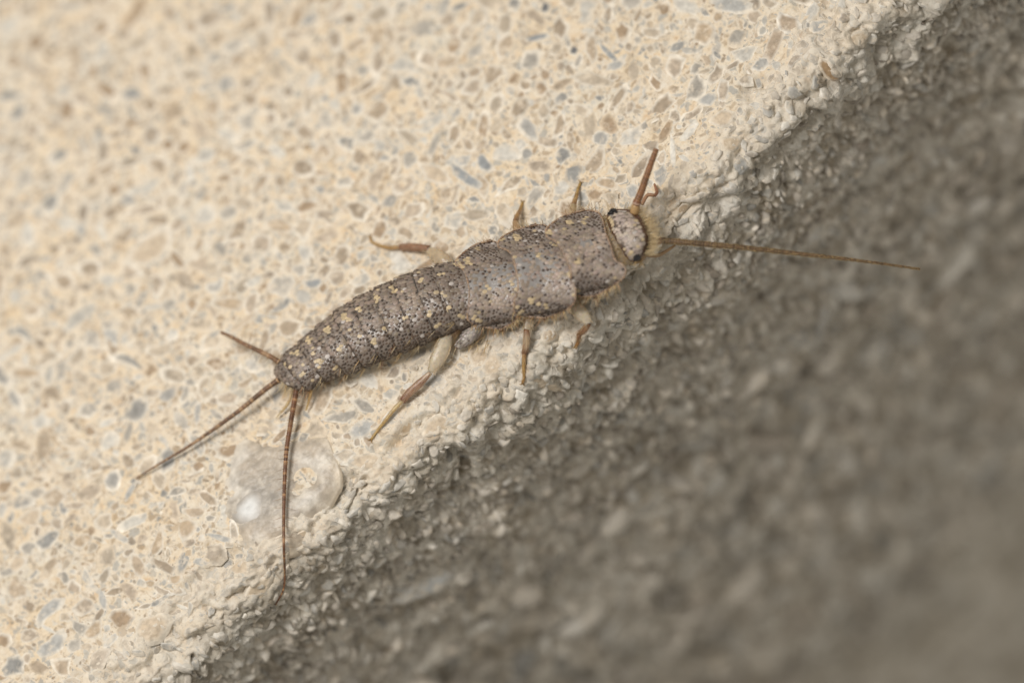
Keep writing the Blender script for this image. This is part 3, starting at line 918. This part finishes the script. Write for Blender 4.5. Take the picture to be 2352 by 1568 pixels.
# ---- collar between pronotum and head
def collar():
    def zf(u, v): return .40 + (.34 + .14 * u) * np.clip(1 - np.abs(v) ** 2.4, 0, 1) ** .7
    g, px = patch([(1408, 490), (1406, 510), (1414, 535), (1428, 564), (1446, 588), (1456, 601)],
                  [(1385, 496), (1382, 512), (1389, 537), (1400, 566), (1412, 596), (1432, 616)], 14, 40, zf)
    n = grid_normals(g)
    if n[7, 20, 2] < 0: n = -n
    c = np.zeros(g.shape); c[:] = (.52, .40, .27)
    shell('collar', g, n, .10, M_PALE, c)
    for _ in range(170):
        j = random.randrange(40); i = random.randrange(3, 14)
        out = n[i, j] * .35 - BACK_T * random.uniform(-.2, .6) + np.array([random.uniform(-.5, .5) for _ in range(3)])
        edge = abs(j / 39 * 2 - 1)
        if random.random() > .15 + edge: continue
        hair(hairs, g[i, j], out + V * .2, random.uniform(.12, .28), .007, .3, GOLDHAIR)
collar()
# ---- head
HF = [(1404, 484), (1427, 482), (1450, 486), (1469, 502), (1481, 525), (1487, 546), (1481, 571), (1470, 589), (1456, 600)]
HR = [(1404, 484), (1396, 497), (1399, 514), (1405, 533), (1417, 558), (1434, 582), (1446, 596), (1456, 600)]
def headz(u, v):
    prof = np.clip(1 - np.abs(v) ** 2.2, 0, 1) ** .55
    ends = .55 + .45 * np.clip(1 - np.abs(2 * u - 1) ** 2.4, 0, 1) ** .5
    return .40 + .62 * prof * ends
hg, hpx = patch(HF, HR, 34, 52, headz)
hn = grid_normals(hg)
if hn[17, 26, 2] < 0: hn = -hn
uu = np.linspace(0, 1, 34)[:, None] * np.ones((1, 52)); vv = np.abs(np.linspace(-1, 1, 52))[None] * np.ones((34, 1))
rim = np.maximum(np.maximum(smooth(.13, .06, uu), smooth(.89, .97, uu)), smooth(.90, .97, vv))
hc = np.zeros(hg.shape); hc[:] = (.2, .16, .13)
hc = hc * (1 - rim[..., None]) + np.array([.085, .032, .012]) * rim[..., None]
thk = .05 + .40 * np.clip(1 - vv ** 2, 0, 1) * np.clip(1 - (2 * uu - 1) ** 2, 0, 1)
hn_up = np.repeat(np.repeat(np.array([[[0, 0, 1.0]]]), 34, 0), 52, 1)
nu, nv = hg.shape[:2]
low = hg.copy(); low[..., 2] = np.minimum(hg[..., 2] - .04, .40 - .34 * np.clip(1 - vv ** 2, 0, 1) * np.clip(1 - (2 * uu - 1) ** 2, 0, 1))
hv = np.vstack([hg.reshape(-1, 3), low.reshape(-1, 3)])
m_ = nu * nv; idx = np.arange(m_).reshape(nu, nv)
loop = np.concatenate([idx[0, :-1], idx[:-1, -1], idx[-1, :0:-1], idx[:0:-1, 0]]); nx_ = np.roll(loop, -1)
ff = grid_faces(nu, nv)
head = part('head', hv, [np.vstack([ff[:, ::-1], ff + m_, np.stack([loop, nx_, nx_ + m_, loop + m_], -1)])], M_CUT,
            np.vstack([hc.reshape(-1, 3), np.broadcast_to(np.array([.30, .19, .09]), (m_, 3))]))
for row, rr_ in ((hg[0], .030), (hg[-1], .034)):
    rb = Bag(); lp = resample(row, 60)
    v_, f_, c_ = tube(lp, np.array([rr_ * random.uniform(.8, 1.2) for _ in range(60)]), np.repeat(np.array([[.085, .034, .014]]), 60, 0), 8)
    rb.add(v_, f_, c_); rb.build('rim', M_TAIL, head)
hs = Bag()
scatter_scales(hs, hg, hn, .056, BACK_T, lambda u, v, p: .10, .076, lambda x, y, u, v: u < .12 or u > .91 or abs(2 * v - 1) > .87, mean=(.43, .35, .29))
hs.build('head_scales', M_SCALE, head, True)
# mouthparts under the brow
def blob(bag, c, r, color, seg=10, rings=7, squash=(1, 1, 1)):
    v = []
    for i in range(rings + 1):
        a = math.pi * i / rings
        for j in range(seg):
            b = 2 * math.pi * j / seg
            v.append(np.array(c) + r * np.array(squash) * [math.sin(a) * math.cos(b), math.sin(a) * math.sin(b), math.cos(a)])
    bag.add(np.array(v), [grid_faces(rings + 1, seg, wrap=True)], color)
mb = Bag()
blob(mb, P(np.array(1462), np.array(550), .34), .40, (.60, .46, .26), 16, 10, (1, 1, .7))
blob(mb, P(np.array(1484), np.array(515), .38), .16, (.60, .46, .26), 14, 9)
blob(mb, P(np.array(1492), np.array(568), .34), .14, (.58, .44, .24), 14, 9)
mb.build('mouthparts', M_PALE, head)
for (ex_, ey_, an_) in ((1408, 487, 20), (1463, 590, 28)):
    e = Bag()
    for _ in range(15):
        dx, dy = random.gauss(0, 6), random.gauss(0, 2.6)
        a = math.radians(an_)
        x, y = ex_ + max(-10, min(10, dx)) * math.cos(a) + dy * math.sin(a), ey_ - max(-10, min(10, dx)) * math.sin(a) + dy * math.cos(a)
        blob(e, P(np.array(x), np.array(y), .80 + random.uniform(-.03, .03)), .052, (.010, .009, .010), 8, 6)
    blob(e, P(np.array(ex_), np.array(ey_), .70), .12, (.012, .010, .010), 10, 7)
    e.build('eye', M_EYE, head)
# brow tuft of golden hair
tuft = Bag()
FWD = -BACK_T
side_v = np.cross(np.array([0, 0, 1.0]), FWD)
for _ in range(430):
    j = random.uniform(7, 44); i = random.choice([0, 0, 1])
    p = hg[i, int(j)] + np.array([0, 0, random.uniform(-.32, -.04)])
    x = j / 51 * 2 - 1
    d = FWD * random.uniform(.6, 1.2) + (hg[0, int(j)] - hg[17, 26]) * .45 + np.array([random.gauss(0, .22), random.gauss(0, .22), random.uniform(-.1, .5)])
    hair(tuft, p + FWD * .03, d, random.uniform(.16, .5), .006, .35, (.78, .62, .37))
for (hx, hy) in ((1408, 487), (1463, 592)):
    for _ in range(16):
        out = P(np.array(hx), np.array(hy), .6)
        d = (out - hg[17, 26]); d[2] = 0
        hair(tuft, out + np.array([random.uniform(-.1, .1), random.uniform(-.1, .1), -.05]), d + np.array([random.gauss(0, .35), random.gauss(0, .35), random.uniform(0, .4)]), random.uniform(.25, .5), .007, .25, (.58, .40, .18))
tuft.build('brow_hair', M_HAIR, head, True)

# ---- antennae
def ringed(name, pts, r0, r1, nseg, c_dark, c_light, parent, band=None, hairy=0, hair_len=.12, hair_c=(.5, .33, .15), power=1.0, amp=.09, hairlean=1.0, stiff=0):
    path = catmull(np.array(pts, float), nseg * 4 + 1)
    k = np.linspace(0, 1, len(path))
    f = (k * nseg) % 1
    r = (r0 + (r1 - r0) * k ** power) * (1 + amp * (np.sin(2 * math.pi * f - 1.2)))
    c = np.zeros((len(path), 3))
    sidx = np.minimum((k * nseg).astype(int), nseg - 1)
    for i in range(len(path)):
        q = c_dark if (band is None or not band(sidx[i], nseg)) else c_light
        vh = float(vhash(np.array(sidx[i]), np.array(3), np.array(9), 2))
        c[i] = np.array(q) * (.65 + .7 * vh)
        if f[i] < .2 and band is None: c[i] = c[i] * .4 + np.array(c_light) * .6
    b = Bag()
    v, fc, cc = tube(path, r, c, 14)
    b.add(v, fc, cc)
    o = b.build(name, M_TAIL, parent)
    if hairy or stiff:
        hb = Bag()
        t, n, bb = frames(path)
        for _ in range(hairy):
            i = random.randrange(1, len(path) - 2); a = random.uniform(0, 2 * math.pi)
            rad = n[i] * math.cos(a) + bb[i] * math.sin(a)
            hair(hb, path[i] + rad * r[i] * .9, t[i] * hairlean + rad * .5, hair_len * random.uniform(.6, 1.2) * (1 - .5 * k[i]), .0065, .15, hair_c)
        for s_ in range(stiff):
            i = int((s_ + .5) / stiff * (len(path) - 1) * .72)
            for sg2 in (-1, 1):
                rad = n[i] * sg2 + V * random.uniform(-.3, .3)
                hair(hb, path[i] + rad * r[i] * .8, rad + t[i] * random.uniform(.1, .5), random.uniform(.22, .36), .007, .2, (.30, .17, .08))
        hb.build('bristles', M_HAIR, o, True)
    return o

def antenna(base, ped, pts, r0, r1, nseg, cd_, cl_, depth, **kw):
    root = bpy.data.objects.new('antenna', None); root.empty_display_size = .2
    col.objects.link(root); root.parent = fish
    b = Bag()
    path = np.array([PD(np.array(x), np.array(y), d) for x, y, d in base])
    pth = catmull(path, 9)
    v, f, c = tube(pth, np.array([.10, .12, .128, .13, .13, .128, .125, .12, .11]), np.repeat(np.array([[.40, .25, .11]]), 9, 0), 14); b.add(v, f, c)
    b.build('scape', M_TAIL, root)
    b = Bag()
    path = np.array([PD(np.array(x), np.array(y), d) for x, y, d in ped])
    pth = catmull(path, 7)
    v, f, c = tube(pth, np.array([.10, .118, .125, .125, .122, .115, .10]), np.array([[.16, .06, .025]] * 2 + [[.42, .28, .2]] * 2 + [[.2, .08, .035]] * 3), 14); b.add(v, f, c)
    b.build('pedicel', M_TAIL, root)
    ringed('flagellum', [PD(np.array(x), np.array(y), d) for x, y, d in pts], r0, r1, nseg, cd_, cl_, root, **kw)
    return root
antenna([(1456, 492, .62), (1461, 470, .72)], [(1461, 472, .72), (1464, 460, .76)],
        [(1464, 462, .76), (1473, 440, .82), (1484, 408, .9), (1496, 374, .97), (1508, 342, 1.0)], .108, .078, 34, (.20, .09, .038), (.36, .19, .09), 0, hairy=170, hair_len=.08, hair_c=(.55, .34, .15), hairlean=1.3, amp=.07)
antenna([(1484, 556, .55), (1505, 555, .6)], [(1502, 553, .6), (1520, 552, .62)],
        [(1518, 552, .62), (1600, 559, .65), (1700, 568, .6), (1800, 579, .5), (1900, 590, .4), (2000, 602, .2), (2113, 618, -.1)], .088, .026, 96, (.105, .060, .028), (.22, .14, .07), 0, hairy=1100, hair_len=.16, hair_c=(.38, .27, .13), hairlean=2.2, amp=.05)

# ---- palps
pb = Bag()
def limb(bag, pts, radii, color, n=18, seg=12, flat=1.0):
    path = catmull(np.array(pts, float), n)
    r = np.interp(np.linspace(0, 1, n), np.linspace(0, 1, len(radii)), radii)
    c = np.asarray(color, float)
    if c.ndim == 1: c = np.repeat(c[None], n, 0)
    else: c = np.stack([np.interp(np.linspace(0, 1, n), np.linspace(0, 1, len(c)), c[:, k]) for k in range(3)], -1)
    v, f, cc = tube(path, r, c, seg, flat); bag.add(v, f, cc)
    return path, r
limb(pb, [P(np.array(1474), np.array(470), .3), P(np.array(1487), np.array(449), .28), P(np.array(1503), np.array(449), .25)], [.05, .055, .05], (.32, .17, .09))
limb(pb, [P(np.array(1503), np.array(450), .25), P(np.array(1509), np.array(441), .22), P(np.array(1503), np.array(423), .1)], [.05, .05, .03], (.30, .14, .075))
pb.build('palp', M_TAIL, head)
pb = Bag()
limb(pb, [P(np.array(1480), np.array(585), .25), P(np.array(1509), np.array(587), .0), P(np.array(1530), np.array(577), -.1), P(np.array(1551), np.array(563), -.2)], [.06, .06, .05, .035], (.32, .2, .1))
pb.build('palp', M_TAIL, head)

# ---- legs
PALE = (.66, .57, .43)
def leg(coxa, femur, tibia, tarsus, colors, rf, rt, rs, hairn=40, blurred=False, scaly=False):
    root = bpy.data.objects.new('leg', None); root.empty_display_size = .2
    col.objects.link(root); root.parent = fish
    lb = Bag()
    if coxa is not None:
        b = Bag(); path, r = limb(b, coxa[0], coxa[1], colors[0], 14, 14, .7); cx_ = b.build('coxa', M_PALE, root)
        g_ = np.asarray(b.v[0])[:14 * 14].reshape(14, 14, 3); g_ = np.concatenate([g_, g_[:, :1]], 1)
        n_ = g_ - path[:, None]; n_ /= np.linalg.norm(n_, axis=2)[..., None]
        cs_ = Bag(); scatter_scales(cs_, g_, n_, .05, path[-1] - path[0], lambda u, v, p: .15 + .4 * v, .07, mean=(.42, .37, .33)); cs_.build('coxa_scales', M_SCALE, cx_, True)
    b = Bag(); path, r = limb(b, femur, rf, colors[1], 22, 16, .62); b.build('femur', M_PALE, root)
    t, n, bb = frames(path)
    for _ in range(hairn):
        i = random.randrange(4, 21); sgn = random.choice([-1, 1])
        hair(lb, path[i] + n[i] * sgn * r[i] * random.uniform(.5, .95) + bb[i] * r[i] * .35, t[i] * 1.0 + n[i] * sgn * .35 + V * .2, random.uniform(.1, .22), .006, .2, (.66, .52, .34))
    b = Bag(); path, r = limb(b, tibia, rt, colors[2], 18, 14, .8); b.build('tibia', M_PALE, root)
    t, n, bb = frames(path)
    for _ in range(hairn):
        i = random.randrange(1, 17); a = random.uniform(0, 6.28)
        rad = n[i] * math.cos(a) + bb[i] * math.sin(a)
        hair(lb, path[i] + rad * r[i] * .85, t[i] * 1.2 + rad * .25, random.uniform(.12, .26), .006, .12, random.choice([(.62, .48, .3), (.28, .13, .08)]))
    b = Bag(); path, r = limb(b, tarsus, rs, colors[3], 22, 12); b.build('tarsus', M_PALE, root)
    t, n, bb = frames(path)
    cb = Bag()
    for sgn in (-1, 1):
        limb(cb, [path[-2], path[-1] + t[-1] * .05 + n[-1] * sgn * .04, path[-1] + t[-1] * .06 + n[-1] * sgn * .10], [rs[-1] * .7, .018, .006], (.35, .18, .06), 8, 6)
    cb.build('claw', M_PALE, root)
    for _ in range(hairn):
        i = random.randrange(1, 20); a = random.uniform(0, 6.28)
        rad = n[i] * math.cos(a) + bb[i] * math.sin(a)
        hair(lb, path[i] + rad * r[i] * .85, t[i] + rad * .5, random.uniform(.06, .14), .005, .12, (.6, .44, .24))
    lb.build('bristles', M_HAIR, root, True)
    return root
def p3(*a): return [P(np.array(x), np.array(y), z) for x, y, z in a]
def ends(x, y, h=.03): return Q(x, y) + N[pick(x, y)] * h
# hind leg over the bright stone
leg((p3((1105, 742, .42), (1075, 775, .34), (1048, 798, .24)), [.16, .24, .08]),
    p3((1032, 762, .40), (1018, 796, .42), (1004, 826, .40), (989, 854, .34)), p3((989, 855, .34), (962, 882, .28), (940, 902, .22), (924, 920, .17)),
    p3((924, 920, .17), (905, 940, .14), (886, 964, .11)) + [ends(868, 988, .06), ends(853, 1010, .045)],
    [(.42, .36, .29), PALE, [(.60, .46, .33), (.44, .29, .20), (.46, .31, .21), (.32, .18, .11)], [(.60, .46, .26), (.56, .40, .18), (.48, .30, .10)]],
    [.10, .21, .24, .21, .09], [.065, .115, .12, .10], [.065, .058, .048, .038, .03], 70)
# middle leg at the arris
leg(None, p3((1222, 715, .42), (1214, 738, .42), (1210, 757, .40)), p3((1210, 757, .40), (1209, 785, .25), (1204, 812, .08)),
    p3((1204, 812, .08)) + [ends(1202, 842, .09), ends(1201, 862, .06), ends(1201, 877, .04)],
    [PALE, (.56, .45, .32), [(.24, .11, .05), (.48, .36, .24), (.46, .33, .21), (.22, .09, .035)], [(.40, .22, .08), (.46, .28, .10), (.36, .19, .06)]],
    [.14, .15, .12], [.09, .105, .10, .075], [.062, .055, .046, .04], 36)
# fore leg hanging over the arris
leg(None, p3((1308, 690, .34), (1328, 712, .28), (1346, 733, .18), (1352, 743, .12)), p3((1352, 743, .12), (1342, 757, -.02), (1330, 768, -.16)),
    p3((1330, 768, -.16)) + [ends(1326, 782, .09), ends(1321, 798, .045)],
    [PALE, PALE, [(.22, .11, .05), (.36, .22, .11), (.24, .12, .05)], [(.24, .12, .045), (.34, .19, .07)]],
    [.14, .20, .20, .10], [.08, .095, .09, .07], [.075, .065, .055, .05], 34)
# far hind leg
leg(None, p3((1040, 612, .42), (1016, 596, .42), (990, 578, .36), (984, 572, .34)), p3((986, 572, .34), (952, 568, .26), (918, 567, .18)),
    p3((918, 567, .18), (895, 569, .13)) + [ends(874, 566, .07), ends(858, 557, .05), ends(850, 543, .04)],
    [PALE, (.58, .46, .31), [(.26, .13, .07), (.38, .22, .13), (.36, .2, .12)], [(.50, .33, .17), (.46, .28, .10), (.42, .24, .07)]],
    [.12, .22, .21, .10], [.11, .12, .095], [.065, .055, .048, .042, .034], 40)
# far middle leg
leg(None, p3((1192, 540, .42), (1187, 524, .40), (1184, 508, .36)), p3((1184, 508, .36), (1187, 498, .28), (1192, 487, .2)),
    p3((1192, 487, .2)) + [ends(1196, 475, .08), ends(1199, 464, .04)],
    [PALE, (.42, .28, .15), [(.24, .12, .05), (.42, .27, .12), (.42, .25, .09)], [(.48, .30, .10), (.46, .28, .08)]],
    [.13, .12, .09], [.08, .075, .055], [.05, .045, .035], 16)
# far fore leg
leg(None, p3((1318, 500, .42), (1316, 484, .38), (1318, 470, .34)), p3((1318, 470, .34), (1321, 459, .28), (1325, 446, .2)),
    p3((1325, 446, .2)) + [ends(1329, 434, .08), ends(1333, 420, .04)],
    [PALE, (.50, .38, .22), [(.30, .17, .08), (.46, .31, .14), (.46, .28, .10)], [(.50, .32, .11), (.48, .3, .09)]],
    [.12, .11, .085], [.075, .065, .05], [.048, .042, .034], 16)

# ---- tail filaments
def bandf(i, n):
    return float(vhash(np.array(i), np.array(n), np.array(4), 6)) > .80 or i % 9 == 0
DK, LT = (.15, .08, .042), (.31, .19, .10)
ringed('cercus', p3((642, 832, .62), (620, 818, .66), (599, 808, .68), (560, 789, .72), (530, 773, .72), (508, 763, .70)), .078, .046, 34, (.18, .09, .042), LT, fish, bandf, hairy=40, hair_len=.12, stiff=6)
ringed('tail_filament', p3((640, 872, .55), (612, 892, .50), (592, 908, .46), (545, 946, .40), (487, 988, .33), (428, 1028, .27), (369, 1063, .20), (313, 1098, .12)), .082, .024, 84, DK, LT, fish, bandf, hairy=60, hair_len=.14, stiff=12)
tipq = ends(631, 1387, .03); tq2 = ends(646, 1349, .10)
ringed('cercus', p3((683, 888, .50), (680, 900, .48), (674, 934, .42), (665, 988, .36), (658, 1035, .32), (654, 1098, .28), (652, 1171, .25), (652, 1253, .22)) + [ends(650, 1310, .16), tq2, tipq], .080, .022, 96, (.14, .06, .026), (.29, .155, .07), fish, bandf, hairy=60, hair_len=.14, stiff=17, amp=.11)
# styles under the tip of the abdomen
b = Bag(); limb(b, p3((716, 890, .36), (712, 910, .28), (703, 942, .12)), [.05, .04, .02], (.56, .36, .17)); b.build('stylus', M_PALE, fish)
b = Bag(); limb(b, p3((672, 890, .36), (662, 925, .22), (634, 960, .07)), [.03, .05, .012], (.60, .44, .25)); b.build('stylus', M_PALE, fish)

# ---- bristles along the plates and the abdomen
def edge_hairs(g, n_low, n_up, cpx):
    nu_, nv_ = g.shape[:2]
    cpt = P(np.array(cpx[0]), np.array(cpx[1]), .5)
    for cnt_, js in ((n_up, range(0, 9)), (n_low, range(nv_ - 14, nv_))):
        for _ in range(cnt_):
            j = random.choice(list(js)); i = random.choice([0, nu_ - 1, random.randrange(nu_)]) if 0 < j < nv_ - 1 else 0
            if i not in (0, nu_ - 1): i = random.choice([0, nu_ - 1])
            p = g[i, j]
            out = p - cpt; out[2] = 0; out /= np.linalg.norm(out)
            hair(hairs, p, out + BACK_T * random.uniform(-.1, .7) + np.array([random.gauss(0, .2), random.gauss(0, .2), random.uniform(-.25, .2)]), random.choice([.12, .16, .22, .34]) * random.uniform(.8, 1.2), .008, .3, random.choice([GOLDHAIR, (.68, .54, .34), (.40, .22, .10)]))
edge_hairs(mg, 90, 26, (1125, 655)); edge_hairs(sg_, 90, 26, (1240, 622)); edge_hairs(pg, 100, 36, (1345, 580))
# tufts on the tergite corners, flank and far side
for k in range(10):
    aa = a0 + (k + .97) * seglen
    i = int(np.argmin(np.abs(arc - aa)))
    for a_, n_ in ((-.10, 6), (.42, 4), (math.pi + .15, 3), (math.pi - .35, 2)):
        # half vectors point to the far flank, so the near flank lies at pi
        a2 = a_ if False else a_
        j = int(round(((math.pi - a2) % (2 * math.pi)) / (2 * math.pi) * NRD)) % NRD
        p = body[i, j]
        out = p - (bc[i]); out = out / (np.linalg.norm(out) + 1e-9)
        bk = tang[i] / np.linalg.norm(tang[i])
        for _ in range(n_):
            hair(hairs, p + np.array([random.uniform(-.05, .05) for _ in range(3)]), bk * random.uniform(.5, 1.2) + out * random.uniform(.3, .9) + np.array([0, 0, random.uniform(-.2, .1)]),
                 random.uniform(.2, .46), .006, .3, random.choice([(.72, .58, .36), GOLDHAIR, (.42, .2, .09)]))
# longer single ones by the hind coxa and the abdomen tip
for _ in range(40):
    p = P(np.array(random.uniform(1050, 1130)), np.array(random.uniform(765, 795)), .25)
    hair(hairs, p, wdir(1100, 760, 1060, 815) + np.array([random.gauss(0, .3), random.gauss(0, .3), -.1]), random.uniform(.2, .5), .008, .25, random.choice([(.72, .58, .36), (.5, .33, .15)]))
for _ in range(46):
    k = random.random()
    p = P(np.array(640 + 35 * k + random.uniform(-4, 4)), np.array(866 + 24 * k), .45)
    hair(hairs, p, wdir(690, 850, 660, 920) + np.array([random.gauss(0, .25), random.gauss(0, .25), 0]), random.uniform(.25, .5), .008, .3, (.72, .58, .36))
hairs.build('bristles', M_HAIR, fish, True)
scales.build('scales', M_SCALE, fish, True)
print('scales', scales.n // 17)
